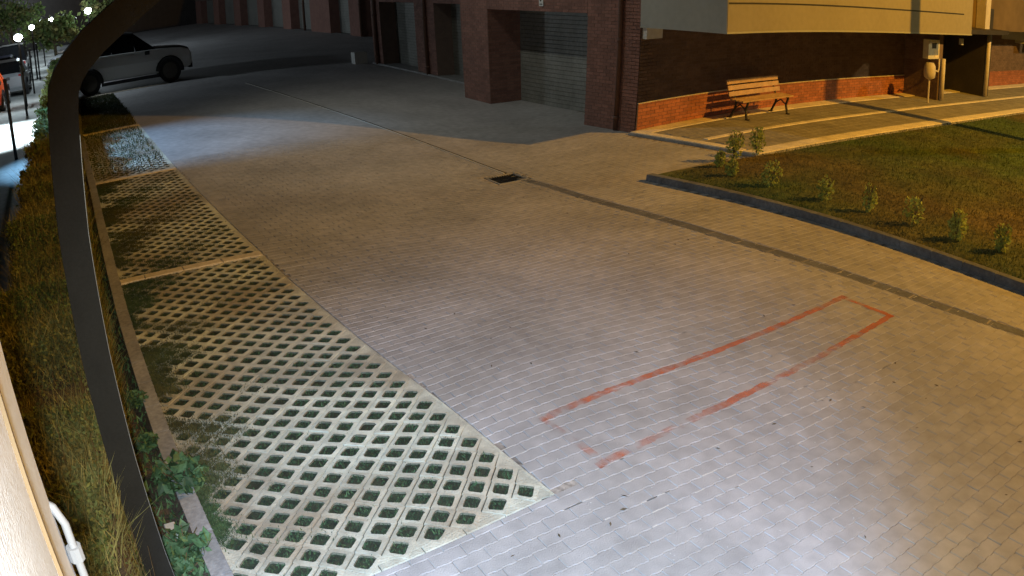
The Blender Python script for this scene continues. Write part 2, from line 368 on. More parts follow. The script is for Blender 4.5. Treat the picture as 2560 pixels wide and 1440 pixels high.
# grass pavers ---------------------------------------------------------------
gp = MB(); gp.add([(XE, -3.1, -.009), (60, -4.4, -.009), (60, -1.0, -.009), (XE, 0.0, -.009)], [(0, 1, 2, 3)]); gpo = gp.build('grass_paving', cellsoil, kind='structure')
PIT = 0.172; DG = PIT / math.sqrt(2)   # cells on a square grid turned 45 degrees
def cell_template():
    o, hl = PIT / 2 - 0.0012, 0.057
    outer = [(-o, -o), (o, -o), (o, o), (-o, o)]; c = 0.014
    inner = [(-hl + c, -hl), (hl - c, -hl), (hl, -hl + c), (hl, hl - c), (hl - c, hl), (-hl + c, hl), (-hl, hl - c), (-hl, -hl + c)]
    a = math.radians(45); rt = lambda p: (p[0] * math.cos(a) - p[1] * math.sin(a), p[0] * math.sin(a) + p[1] * math.cos(a))
    O = [rt(p) for p in outer]; I = [rt(p) for p in inner]
    V = [(x, y, 0.004) for x, y in O] + [(x, y, 0.006) for x, y in I] + [(x * .93, y * .93, -0.045) for x, y in I] + [(x, y, -0.03) for x, y in O]
    F = []
    for i in range(4):
        j = (i + 1) % 4; a0 = 4 + 2 * i; a1 = 4 + 2 * i + 1; a2 = 4 + (2 * i + 2) % 8
        F += [(i, j, a1, a0), (j, a2, a1)]
    F += [(4 + i, 4 + (i + 1) % 8, 12 + (i + 1) % 8, 12 + i) for i in range(8)]
    F += [(20 + i, 20 + (i + 1) % 4, (i + 1) % 4, i) for i in range(4)]
    return V, F
ct = cell_template(); LINES = [10.32, 16.72, 23.72, 33.9]
cells = []; rows = {}
i = 0; x = XE + 0.13
while x < 26:
    y = yL(x) + .024 + DG + (i % 2) * DG
    # keep a clean column against the boundary
    while y < 0:
        lo, hi = yL(x) + 0.10, yK(x) - 0.02
        if lo < y < hi: cells.append((x, y, math.hypot(x, y))); rows.setdefault(i, []).append((x, y))
        y += 2 * DG
    x += DG; i += 1
cells.sort(key=lambda t: t[2]); 
def worn(t, sd):
    rr = random.Random(sd); V, F = t; V = [list(v) for v in V]
    for i_ in range(8):
        dx, dy = rr.gauss(0, .0035), rr.gauss(0, .0035)
        for b_ in (4, 12): V[b_ + i_][0] += dx; V[b_ + i_][1] += dy
    return V, F
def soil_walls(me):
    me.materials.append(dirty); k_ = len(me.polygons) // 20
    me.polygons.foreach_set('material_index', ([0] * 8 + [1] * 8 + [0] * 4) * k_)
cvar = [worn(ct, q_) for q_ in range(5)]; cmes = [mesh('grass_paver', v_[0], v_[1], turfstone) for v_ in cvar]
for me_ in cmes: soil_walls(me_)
def cj(x, y): return (x, y, random.gauss(0, .0015), random.gauss(0, .008), 1.0, random.random())
for x, y, d in cells[:300]:
    q = cj(x, y); inst('grass_paver', random.choice(cmes), q[:3], gpo, q[3])
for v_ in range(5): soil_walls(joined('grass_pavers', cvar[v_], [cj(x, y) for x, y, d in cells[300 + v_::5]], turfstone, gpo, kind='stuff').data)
edge = MB()   # solid edging stones along the boundary and the near border
x = XE + 0.0
while x < 26:
    l = 0.30; a, b = yL(x), yL(x + l)
    edge.prism([(x + .003, a + .004), (x + l - .003, b + .004), (x + l - .003, b + 0.022), (x + .003, a + 0.022)], -0.03, 0.001); x += l
y = yL(XE) + .11
while y < -0.66:
    edge.box((XE + .004, y + .003, -.03), (XE + 0.065, min(y + .297, -0.62), 0.001), 0.003); y += 0.30
for i in range(len(rows) - 1):   # solid corner pieces that close the pattern along its edges
    if i not in rows or i + 1 not in rows: continue
    (xa, ya), (xb, yb_) = rows[i][0], rows[i + 1][0]
    edge.prism([(xa, yL(xa) + .024), (xb, yL(xb) + .024), (xb, yb_ - DG - .001), (xa, ya - DG - .001)], -.03, .0015)
    (xa, ya), (xb, yb_) = rows[i][-1], rows[i + 1][-1]
    edge.prism([(xa, ya + DG + .001), (xb, yb_ + DG + .001), (xb, yK(xb) - .003), (xa, yK(xa) - .003)], -.03, .0005)
(xa, ya) = rows[0][0]
edge.prism([(XE + .004, yL(XE) + .026), (xa, yL(xa) + .024), (xa, ya - DG - .001), (XE + .02, ya)], -.03, .0012)
for (xa, ya) in rows[0][:-1]:
    edge.prism([(XE + .066, ya + .01), (xa - .002, ya + DG), (XE + .066, ya + 2 * DG - .01)], -.03, .0015)
edge.build('edging_stones', turfstone, gpo, kind='stuff')
gfill = MB(); gfill.add([(XE, yL(XE), -.0215), (26, yL(26), -.0215), (26, yK(26), -.0215), (XE, yK(XE), -.0215)], [(0, 1, 2, 3)])
# bay divider lines of flush pale kerb stones
for li, xl in enumerate(LINES):
    y = yL(xl) + 0.02
    if li == 3: y = -5.4
    while y < yK(xl) - 0.1:
        l = 0.5 if y + 0.5 < yK(xl) else yK(xl) - y
        st = MB(); st.box((xl - .08, .003, -.06), (xl + .08, l - .006, 0.022), 0.006); st.build('divider_stone', kerbl, gpo).location = (0, y, 0)
        y += 0.5
# kerb at the planting bed
kx = 1.2
kb = MB(); kroot = empty('bed_kerb'); tag(kroot, kind='structure')
while kx < 34:
    l = 0.5 if kx < 20 else 1.0; a, b = yK(kx), yK(kx + l)
    kk = MB(); kk.prism([(kx + .003, a), (kx + l - .003, b), (kx + l - .003, b + .135), (kx + .003, a + .135)], -.1, 0.05)
    kk.build('kerb_stone', kerbm, kroot); kx += l
pb = MB(); pb.add([(0.2, -0.42, 0.0), (6, -0.42, 0.0), (16, -0.80, 0.0), (34, -1.6, 0.0), (60, -2.9, 0), (60, -1.75, 0.0), (0.2, 1.25, 0.0)], [(0, 1, 2, 3, 4, 5, 6)])
pb.build('planting_bed', soil, kind='structure')
# ------------------------------------------------------------------ orange paint rectangle on the pavers
pm = mat('road_paint_orange', (0.66, 0.16, 0.05), 0.7, 0.2, 8)
nt = pm.node_tree; b = nt.nodes['Principled BSDF']; g_ = nt.nodes.new('ShaderNodeNewGeometry')
n1 = nt.nodes.new('ShaderNodeTexNoise'); n1.inputs['Scale'].default_value = 7; n1.inputs['Detail'].default_value = 8; nt.links.new(g_.outputs['Position'], n1.inputs['Vector'])
n2 = nt.nodes.new('ShaderNodeTexNoise'); n2.inputs['Scale'].default_value = 1.1; nt.links.new(g_.outputs['Position'], n2.inputs['Vector'])
sep = nt.nodes.new('ShaderNodeSeparateXYZ'); nt.links.new(g_.outputs['Position'], sep.inputs[0])
mr = nt.nodes.new('ShaderNodeMapRange'); mr.inputs[1].default_value = -5.0; mr.inputs[2].default_value = -3.0; mr.inputs[3].default_value = 0.16; mr.inputs[4].default_value = -0.05; nt.links.new(sep.outputs[1], mr.inputs[0])
ad = nt.nodes.new('ShaderNodeMath'); ad.operation = 'ADD'; nt.links.new(n1.outputs[0], ad.inputs[0]); nt.links.new(mr.outputs[0], ad.inputs[1])
ad2 = nt.nodes.new('ShaderNodeMath'); ad2.operation = 'ADD'; nt.links.new(ad.outputs[0], ad2.inputs[0]); nt.links.new(n2.outputs[0], ad2.inputs[1])
m2 = nt.nodes.new('ShaderNodeMapRange'); m2.inputs[1].default_value = 0.86; m2.inputs[2].default_value = 1.22; m2.inputs[4].default_value = 0.56; nt.links.new(ad2.outputs[0], m2.inputs[0]); nt.links.new(m2.outputs[0], b.inputs['Alpha'])
pr = empty('painted_outline', (4.3, -5.2, 0)); tag(pr, 'worn orange painted rectangle outline on the block paving', 'road marking')
PA = [(4.92, -7.36), (4.28, -7.36), (3.87, -3.20), (4.56, -3.12)]
for i in range(4):
    a, b2 = Vector(PA[i]), Vector(PA[(i + 1) % 4]); d = (b2 - a); L_ = d.length; d.normalize(); nrm = Vector((-d.y, d.x)); w = 0.036
    st = MB(); t = -0.03
    while t < L_ + 0.03:
        l = random.uniform(.05, .1); w0 = w * random.uniform(.75, 1.2); w1 = w * random.uniform(.75, 1.2)
        p = [a + d * t - nrm * w0, a + d * (t + l) - nrm * w0, a + d * (t + l) + nrm * w1, a + d * t + nrm * w1]
        st.add([(q.x - 4.3, q.y + 5.2, 0.0035 + .0001 * i) for q in p], [(0, 1, 2, 3)]); t += l
    st.build('stripe', pm, pr)
# ------------------------------------------------------------------ lawn, its kerb and the path
lw = MB(); lw.prism([(-1, -28), (10.08, -28), (10.12, -12.6), (10.42, -9.60), (10.3, KY - .10), (-1, KY - .10)], -.2, 0.06); lw.build('lawn', lawnm, kind='structure')
lk = empty('lawn_kerb'); tag(lk, kind='structure')
x = -0.5
while x < 10.4:
    q = MB(); q.box((x + .003, KY - .13, -.15), (min(x + .5, 10.38) - .003, KY, .112), .008); q.build('kerb_stone', kerbd, lk); x += .5
y = -9.6
while y > -11.6:
    q = MB(); q.box((10.42, y, -.1), (10.5, y - .49, .03), .005); q.build('kerb_stone', panelm, lk); y -= .5
pth = empty('path', (WX, WY, 0)); tag(pth, kind='structure')
PZ = 0.06
base = MB(); base.box((10.30, -60, -.2), (WX, -12.02, PZ - .02)); bo = base.build('path_base', kerbm, pth); bo.location = (-WX, -WY, 0)
def stones(x0, x1, y0, y1, l, m, nm, z=PZ, g=.004):
    y = y0; k_ = 0
    while y > y1 and k_ < 120:
        q = MB(); q.box((x0 - WX, y - WY - g, -.02), (x1 - WX, max(y - l, y1) - WY + g, z), .006); q.build(nm, m, pth); y -= l; k_ += 1
stones(13.47, 13.93, -12.25, -36, 0.8, kerbl, 'edge_stone')
stones(11.97, 12.10, -12.45, -36, 0.8, kerbl, 'edge_stone')
stones(10.32, 10.66, -12.05, -36, 0.8, kerbl, 'edge_stone')
q = 0
xx = 10.74
while xx < 13.9:
    qq = MB(); qq.box((xx - WX, -12.03 - WY, -.1), (min(xx + .5, 13.9) - .006 - WX, -12.24 - WY, PZ + .002), .006); qq.build('edge_stone', kerbl, pth); xx += .5
tb = MB()
for (x0, x1) in ((10.72, 11.93), (12.14, 13.43)):
    nx = 5; dx = (x1 - x0) / nx
    for i in range(nx):
        y = -12.28 - (i % 2) * .1
        while y > -34:
            tb.box((x0 + i * dx + .004 - WX, y - WY, 0), (x0 + (i + 1) * dx - .004 - WX, y - .19 - WY, PZ - .008), .004); y -= .2
tb.build('path_pavers', panelm, pth, kind='stuff')
# ------------------------------------------------------------------ brick building
ZT = 7.0
bw = empty('brick_building', (WX, WY, 0)); tag(bw, 'brick building with garage doors, cream balcony and wall shaded above its lit red base', 'building')
def loc(o): o.location = (o.location[0] - WX, o.location[1] - WY, o.location[2]); return o
def wallbox(a, b, m=mortar, name='wall', parent=bw): q = MB(); q.box(a, b); return loc(q.build(name, m, parent))
def bricks(origin, u, nrm, length, z0, z1, ind=0, name='brick', bl=.25, bh=.075, bm=None):
    """courses of bricks on a wall face; origin on the face, u along, nrm outwards"""
    u = Vector(u); nrm = Vector(nrm); o = Vector(origin); items = []
    z = z0; k_ = 0
    while z < z1 - .02:
        t = -(k_ % 2) * bl / 2
        while t < length - 0.02:
            a, b = max(t, 0), min(t + bl, length)
            if b - a > .03: items.append((a, b, z, min(z + bh, z1)))
            t += bl
        z += bh; k_ += 1
    def geo(mb, it):
        a, b, z_, z2 = it; g = .005; d = .008 + random.gauss(0, .001)
        p0 = o + u * (a + g); p1 = o + u * (b - g)
        V = []
        for dd in (0, d):
            for (p, zz) in ((p0, z_ + g), (p1, z_ + g), (p1, z2 - g), (p0, z2 - g)):
                w = p + nrm * dd; V.append((w.x - WX, w.y - WY, zz))
        F = [(4, 5, 6, 7), (0, 1, 5, 4), (1, 2, 6, 5), (2, 3, 7, 6), (3, 0, 4, 7)]
        if u.cross(Vector((0, 0, 1))).dot(nrm) < 0: F = [f[::-1] for f in F]
        mb.add(V, F)
    for it in items[:ind]:
        m_ = MB(); geo(m_, it); m_.build(name, bm or brickm, bw)
    if len(items) > ind:
        m_ = MB()
        for it in items[ind:]: geo(m_, it)
        m_.build('brickwork', bm or brickm, bw, kind='stuff')
YN = -23.40      # end of wall A (entrance niche)
wallbox((WX, WY, -.2), (WX + .3, YN, ZT))
bricks((WX - .03, WY - .02, 0), (0, -1, 0), (-1, 0, 0), abs(YN - WY) - .02, PZ, .62, ind=300, bm=brickr)
bricks((WX, WY, 0), (0, -1, 0), (-1, 0, 0), abs(YN - WY), .645, 2.3, bm=brickshade)  # same brick as the base, coloured darker for the balcony's shadow
wallbox((WX - .03, WY - .01, -.2), (WX - .001, YN + .005, .62)); wallbox((WX - .045, WY - .012, .622), (WX - .001, YN + .005, .642), kerbl, 'coping')
# wall B : garage front, first opening
X1, X2, X3 = 15.85, 20.49, 22.05
LZ = 2.47
wallbox((WX, WY, -.2), (X1, WY - .5, ZT)); bricks((WX, WY, 0), (1, 0, 0), (0, 1, 0), X1 - WX, 0, 5.2)
wallbox((X2, WY, -.2), (X3, WY - 1.1, ZT)); bricks((X2, WY, 0), (1, 0, 0), (0, 1, 0), X3 - X2, 0, 5.2)
wallbox((X1, WY, LZ), (X2, WY - .5, ZT)); bricks((X1, WY, LZ), (1, 0, 0), (0, 1, 0), X2 - X1, LZ, 5.2)
wallbox((X2 - .003, WY - .5, LZ + .3), (X1, WY - 1.3, LZ + .35), darkm, 'soffit')
bricks((X2, WY - 1.1, 0), (0, 1, 0), (-1, 0, 0), 1.1, 0, LZ)
def shutter(x0, x1, y, z1, name='garage_door', n=None):
    g_ = MB(); g_.box((x0, y - .05, -.05), (x1, y - .02, z1 + .1)); o = loc(g_.build(name, darkm, bw)); h = .105
    sl = MB(); sl.box((0, 0, .004), (x1 - x0, .022, h - .006), .004); me = mesh('slat', sl.V, sl.F, shutm)
    z = 0.0
    while z < z1: inst('slat', me, (x0, y - .02, z), o); z += h
    return o
shutter(X1 - .2, X2, WY - 1.1, LZ + .2)
wallbox((X1 - .25, WY - .5, -.2), (X1 - .2, WY - 1.2, ZT), darkm, 'jamb')
# second run, set back
YB = -13.8
wallbox((X3, YB - .9, LZ), (32.6, YB, ZT)); bricks((X3, YB, LZ), (1, 0, 0), (0, 1, 0), 32.6 - X3, LZ, 4.2)
for (a, b) in ((26.9, 28.5), (31.7, 32.6)):
    wallbox((a, YB - .9, -.2), (b, YB, LZ)); bricks((a, YB, 0), (1, 0, 0), (0, 1, 0), b - a, 0, LZ)
shutter(X3, 26.9, YB - .7, LZ); shutter(28.5, 31.7, YB - .7, LZ)
sills = MB(); sills.box((X3, YB - .7, 0), (32.6, YB + .12, .05)); loc(sills.build('sill', kerbm, bw))
# third run, far back
YC = -19.6
wallbox((32.4, YC, -.2), (32.6, YB, ZT))
wallbox((32.6, YC - .9, 2.6), (98, YC, ZT))
px_ = 40.0; prev_ = 32.6
for (a, b) in ((39.5, 41), (47.9, 49.8), (53.3, 57.2), (61.8, 63.8), (69, 71), (77, 79.5), (86, 88.5), (95, 98)):
    wallbox((a, YC - .9, -.2), (b, YC, 2.6), brickm, 'pillar')
    shutter(prev_, a, YC - .7, 2.6); prev_ = b
wallbox((98, -60, -.2), (99, 8, 9), darkm, 'wall')
# downpipes on the garage front
for (x_, y_, r_, m_) in ((WX + .62, WY + .06, .055, pipem), (27.55, YB + .07, .07, pipem), (32.1, YB + .08, .08, pipem), (47.7, YC + .1, .09, pipem), (58.3, YC + .1, .09, pipem)):
    q = MB(); q.tube([(x_, y_, 0.02), (x_, y_, 5.5)], r_, 12); q.lathe([(r_ * 1.25, .25), (r_ * 1.25, .33)], (x_, y_, 0), n=12); q.lathe([(r_ * 1.25, 1.9), (r_ * 1.25, 1.98)], (x_, y_, 0), n=12)
    loc(q.build('downpipe', m_, bw, smooth=True))
# number plaque over the first opening
q = MB(); q.box((17.66, WY + .01, 2.60), (17.84, WY + .035, 2.82)); pl = loc(q.build('number_plaque', boxw, bw))
q = MB(); q.lathe([(.035, 0), (.035, .004)], (17.77, WY + .036, 2.745), 'y', 10); q.box((17.69, WY + .036, 2.635), (17.81, WY + .04, 2.655)); q.build('print', blackp, pl)
# balcony block (cantilevered upper floor)
BX, BZ, BY = 11.4, 2.22, -22.85
bal = empty('balcony', (0, 0, 0), parent=bw)
def bl_(mb, name, m, **kw): return loc(mb.build(name, m, bal, **kw))
q = MB(); q.box((BX, BY, BZ + .04), (WX + 1, WY, 6.0)); bl_(q, 'front_panel', stucco)
q = MB(); q.box((BX + .01, WY - .01, BZ + .038), (WX, WY + .012, 6.0)); bl_(q, 'side_panel', stuccog)
q = MB(); q.box((BX - .012, BY - .012, BZ), (WX, WY + .02, BZ + .038)); bl_(q, 'drip_edge', stuccog)
q = MB(); q.box((BX - .004, BY + .55, 2.80), (BX + .001, WY - .02, 2.835)); bl_(q, 'groove', blackp)
q = MB(); q.tube([(BX + .05, BY + .1, 3.32), (BX + .05, BY + 1.6, 3.42)], .02, 8); bl_(q, 'rail', galv)
wallbox((12.77, -31.85, 2.25), (WX + 1, BY - .02, ZT), farwall, 'upper_wall')  # wall brought forward to block street lamp light past the balcony end
wallbox((11.95, -26.8, 2.2), (12.76, BY - .03, 2.34), darkm, 'light_blocker')  # slab added to keep a street lamp streak off the brick wall
# entrance niche and what stands in it
NX = 13.0
wallbox((NX - .35, YN, -.2), (WX + 2, YN + .22, 2.3), mortar, 'niche_wall')
bricks((NX - .35, YN + .22, 0), (1, 0, 0), (0, 1, 0), WX - NX + .35, PZ, 2.2, bm=brickshade)
wallbox((WX + .25, YN, -.2), (WX + .35, -26.4, 3), darkm, 'entrance_back')
for i in range(10):
    q = MB(); q.box((WX + .18, YN - .25 - i * .27, .1), (WX + .24, YN - .05 - i * .27, 2.2)); loc(q.build('door_panel', darkm, bw))
wallbox((12.6, -26.9, -.2), (WX + .4, -26.4, 3.0), darkm, 'niche_wall'); 
for (x_, y_, z0, z1, r_) in ((12.55, YN + .10, .08, 1.35, .07), (12.5, -26.45, .08, 2.2, .075)):
    q = MB(); q.tube([(x_, y_, z0), (x_, y_, z1)], r_, 12); loc(q.build('downpipe', pipew, bw, smooth=True))
q = MB(); q.box((12.4, -26.2, 2.22), (12.75, -25.85, 6)); loc(q.build('white_column', pipew, bw))
wallbox((WX, -45, -.2), (WX + .3, -26.9, 3.0)); bricks((WX, -26.9, 0), (0, -1, 0), (-1, 0, 0), 9, PZ, .62, bm=brickr); bricks((WX, -26.9, 0), (0, -1, 0), (-1, 0, 0), 9, .62, 2.3, bm=brickshade)
# next flat's balcony
q = MB(); q.prism([(14.9, -28.4), (13.4, -31.9), (15.5, -31.9)], 1.86, 3.4); loc(q.build('bay_wall', stuccog, bw))
q = MB(); q.box((13.2, -32.5, 1.72), (16, -31.92, 6)); loc(q.build('bay_column', stuccog, bw))
q = MB(); q.box((13.2, -40, 1.74), (16, -32.75, 2.80)); loc(q.build('next_balcony', stucco, bw))
q = MB(); q.box((15.2, -31.9, 2.9), (15.6, -28.4, 5)); loc(q.build('bay_wall', stucco, bw))
q = MB(); q.box((15.0, -31.4, 3.05), (15.06, -30.3, 3.10)); loc(q.build('light_strip', lampo, bw))
# utility boxes
def box_thing(name, a, b, m, label, cat, extra=None, group=None):
    c = ((a[0] + b[0]) / 2, (a[1] + b[1]) / 2, min(a[2], b[2])); r_ = empty(name, c); tag(r_, label, cat, group)
    q = MB(); q.box(tuple(a[i] - c[i] for i in range(3)), tuple(b[i] - c[i] for i in range(3)), .006); q.build('case', m, r_)
    return r_
m1 = box_thing('meter_box', (12.62, -23.12, 1.34), (12.82, -22.42, 1.92), boxw, 'pale grey meter box with black panels on the entrance niche wall', 'meter box')
for (a, b) in ((.02, .12), (-.12, -.02)):
    q = MB(); q.box((-.106, a - .02, .32), (-.101, b + .02, .48)); q.build('window', blackp, m1)
q = MB(); q.box((-.108, -.33, .04), (-.1, -.03, .28)); q.build('door', kerbl, m1)
m2_ = empty('meter_post', (12.45, -22.25, PZ)); tag(m2_, 'small rounded pale box on a thin post by the entrance', 'meter post')
q = MB(); q.tube([(0, 0, 0), (0, 0, .78)], .03, 8); q.build('post', pipew, m2_)
q = MB(); q.lathe([(.06, .70), (.17, .76), (.19, .9), (.18, 1.1), (.12, 1.2)], n=14); q.build('box', pipew, m2_, smooth=True)
q = box_thing('wall_lamp', (12.60, -24.72, 1.78), (12.7, -24.58, 1.98), boxw, 'tiny white wall fitting beside the dark entrance door', 'wall fitting')
gpz = empty('gas_pipe', (12.6, -23.0, .95)); tag(gpz, 'short curved pale pipe under the meter box', 'pipe')
q = MB(); q.tube([(0, .35, .02), (0, .25, .08), (0, .1, .03), (0, -.05, 0), (0, -.1, .1), (0, -.1, .4)], .03, 8); q.build('pipe', pipew, gpz, smooth=True)
m3 = box_thing('junction_box', (WX - .16, -12.70, 1.98), (WX - .02, -12.24, 2.40), boxw, 'white junction box with a black mark under the balcony corner', 'junction box')
q = MB()
for t in range(5): q.box((-.075, .06 - t * .022, .345 - t * .022), (-.071, .02 - t * .022, .315 - t * .022))
q.build('mark', blackp, m3)
wb = box_thing('bin', (32.8, -13.55, 0), (33.2, -13.0, .46), boxw, 'small white box standing at the foot of the far brick pillar', 'box')
# ------------------------------------------------------------------ bench
bn = empty('park_bench', (13.30, -15.42, PZ), 0); tag(bn, 'wooden slatted bench with black iron legs against the brick wall', 'bench')
def slat(a, b, thick, wid, tilt, nm='slat'):
    pass
for i in range(4):   # seat slats, run along y
    q = MB(); q.box((-.045, -.90, -.017), (.045, .90, .017), .006); o = q.build('seat_slat', wood, bn); o.location = (-.30 + i * .11, 0, .43 + .006 * i)
for i in range(3):
    q = MB(); q.box((-.016, -.90, -.055), (.016, .90, .055), .005); o = q.build('back_slat', wood, bn); o.location = (.12 + i * .045, 0, .56 + i * .135); o.rotation_euler = (0, math.radians(15), 0)
for sy in (-.72, .72):
    q = MB()
    q.tube([(-.34, sy, 0), (-.31, sy, .05), (-.27, sy, .22), (-.33, sy, .40)], .028, 8); q.tube([(.20, sy, 0), (.16, sy, .06), (.06, sy, .24), (.03, sy, .41)], .028, 8)
    q.tube([(-.34, sy, .40), (.06, sy, .42), (.13, sy, .55), (.25, sy, .88)], .024, 8)
    q.tube([(-.27, sy, .22), (-.1, sy, .33), (.06, sy, .24)], .018, 8)
    q.box((-.40, sy - .03, 0), (-.30, sy + .03, .02)); q.box((.15, sy - .03, 0), (.26, sy + .03, .02))
    q.build('leg', iron, bn)
# ------------------------------------------------------------------ dark post with a curved arm, near the camera
pt = empty('curved_post', (3.9, -.09, 0)); tag(pt, 'tall dark steel post with a curved arm rising in front of the hedge', 'post')
def strip(path, w, d, m, name):
    """flat bar: path of (y,z) centre points, w across, d along x"""
    V = []; F = []
    P_ = [Vector(p) for p in path]
    for i, p in enumerate(P_):
        t = (P_[min(i + 1, len(P_) - 1)] - P_[max(i - 1, 0)]).normalized(); n_ = Vector((-t.y, t.x))
        for (s_, e) in ((-1, -1), (1, -1), (1, 1), (-1, 1)):
            c_ = p + n_ * (w / 2 * s_); V.append((e * d / 2, c_.x, c_.y))
    for i in range(len(P_) - 1):
        F += [(4 * i + a, 4 * i + (a + 1) % 4, 4 * i + 4 + (a + 1) % 4, 4 * i + 4 + a) for a in range(4)]
    F += [(0, 3, 2, 1), (4 * i + 4, 4 * i + 5, 4 * i + 6, 4 * i + 7)]
    q_ = MB(); q_.add(V, F); return q_.build(name, m, pt)
arc = [(0, 0), (.026, .6), (.036, 1.2), (.034, 1.8), (.020, 2.4), (-.008, 2.85), (-.018, 2.98), (-.03, 3.06), (-.058, 3.125), (-.105, 3.185), (-.19, 3.262), (-.42, 3.42), (-.9, 3.74), (-2.4, 4.74)]
strip(arc, .145, .09, steel, 'post')
strip([(p[0] - .0745, p[1]) for p in arc[:6]], .004, .05, galv, 'edge_strip')
q = MB(); q.box((-.12, -.12, 0), (.12, .15, .015)); q.build('base_plate', steel, pt)
# ------------------------------------------------------------------ near white wall at the left
nw = empty('white_wall', (1.3, .134, 0)); tag(nw, 'bright white wall end at the lower left edge', 'wall')
q = MB(); q.box((-2.2, 0, 0), (0, .35, 3.15)); q.build('wall', whitem, nw)
q = MB(); q.box((-.245, -.006, 0), (-.232, .0, 3.15)); q.build('seal', brownm, nw)
cdp = empty('conduit', (1.29, .118, 0)); tag(cdp, 'thin white conduit running down the end of the white wall', 'conduit')
q = MB(); q.tube([(.02, .03, 2.62), (.0, .012, 2.615), (-.005, .0, 2.58), (-.005, .0, 0)], .008, 10); q.build('pipe', condm, cdp, smooth=True)
q = MB(); q.lathe([(.015, 0), (.015, .03)], (-.005, 0, 2.50), n=10); q.build('clip', condm, cdp)
# ------------------------------------------------------------------ vegetation
def leafcloud(name, P, size, m, parent=None, up=0.4, aspect=1.7, **kw):
    """P: (N,3) centres; each leaf is a bent quad of two triangles"""
    N_ = len(P); s_ = size * (0.6 + 0.8 * rng.random(N_)); d = rng.normal(size=(N_, 3)); d /= np.linalg.norm(d, axis=1)[:, None]
    nr = rng.normal(size=(N_, 3)) + [0, 0, up]; nr -= d * (nr * d).sum(1)[:, None]; nr /= np.linalg.norm(nr, axis=1)[:, None]; w = np.cross(nr, d)
    L_ = (s_ * aspect)[:, None] * d; Wd = s_[:, None] * w * .5
    V = np.stack([P - L_ / 2, P + Wd + nr * s_[:, None] * .1, P + L_ / 2, P - Wd + nr * s_[:, None] * .1], 1).reshape(-1, 3)
    idx = np.arange(4 * N_); st = np.arange(N_) * 4
    me = fastmesh(name, V, idx, st, np.full(N_, 4), m, rng.random(N_)); o = bpy.data.objects.new(name, me); link(o, parent); return tag(o, **kw)
def blades(name, X, Y, Z, h, w, m, parent=None, **kw):
    N_ = len(X); a = rng.random(N_) * 2 * np.pi; hh = h * (.5 + rng.random(N_)); lean = rng.normal(size=(N_, 2)) * .45 * hh[:, None]
    ww = w * (.6 + .8 * rng.random(N_)); B = np.stack([X, Y, Z], 1); dx = np.stack([np.cos(a) * ww, np.sin(a) * ww, np.zeros(N_)], 1)
    top = B + np.concatenate([lean, hh[:, None]], 1)
    V = np.stack([B - dx, B + dx, top], 1).reshape(-1, 3); st = np.arange(N_) * 3
    me = fastmesh(name, V, np.arange(3 * N_), st, np.full(N_, 3), m, rng.random(N_)); o = bpy.data.objects.new(name, me); link(o, parent); return tag(o, **kw)
# tufts in the cells
CX = np.array([c[:2] for c in cells]); dist = np.array([c[2] for c in cells]); Xs, Ys, Hs = [], [], []
for (cx, cy), d in zip(CX, dist):
    n = 60 if d < 8 else (30 if d < 13 else 12); dens = random.random()
    if dens < .06: n = n // 4
    a, b = (rng.random(n) - .5) * .118, (rng.random(n) - .5) * .118
    Xs.append(cx + (a - b) * .7071); Ys.append(cy + (a + b) * .7071)
X = np.concatenate(Xs); Y = np.concatenate(Ys)
blades('cell_grass', X, Y, np.full(len(X), -.010), .020, .005, grassd, kind='stuff', label='short grass in the cells of the grass pavers', cat='grass')
# weeds that spill over the grass pavers near the kerb
n = 230000; X = 3.8 + rng.random(n) ** 1.0 * 13; yk = np.interp(X, [2.5, 4, 6, 9, 16, 24, 34, 60], [-0.50, -0.52, -0.54, -0.62, -0.90, -1.15, -1.7, -3.0])
sp = np.where(X < 9.5, .05 + .03 * X, .60); dk = rng.exponential(1, n) * sp; Y = yk - .01 - dk
pt_ = np.sin(X * 3.1 + Y * 4.3) + np.sin(X * 7.7 - Y * 5.1) * .7 + rng.normal(0, .5, n)
ok = (np.abs(X - 10.32) > .11) & (np.abs(X - 16.72) > .12) & (pt_ > -.2 + .6 * dk / sp) & (Y > np.interp(X, [3.7, 9.2, 14.1, 16.8], [-2.6, -2.45, -2.55, -2.6]))
blades('kerb_grass', X[ok], Y[ok], np.full(ok.sum(), .0), .020, .0045, grassm, kind='stuff', label='grass creeping over the pavers beside the kerb', cat='grass')
n = 26000; X = 17 + rng.random(n) * 17; Y = np.array([yK(x) for x in X]) - rng.random(n) * 1.6
ok = (np.abs(X - 23.72) > .2) & (np.abs(X - 33.9) > .3) & (X > 16.95); ok &= (X > 23.8) | (rng.random(n) < .25); ok &= Y > np.array([yL(x) for x in X])
blades('far_bay_grass', X[ok], Y[ok], np.full(ok.sum(), -.02), .08, .014, grassm, kind='stuff', label='grass covering the farthest parking bays', cat='grass')
# lawn
n = 90000; X = .8 + rng.random(n) * 9.4; Y = KY - .14 - rng.random(n) ** 1.3 * 16
blades('lawn_grass', X, Y, np.full(n, .06), .035, .006, lawngr, kind='stuff', label='short lawn grass beside the path', cat='grass')
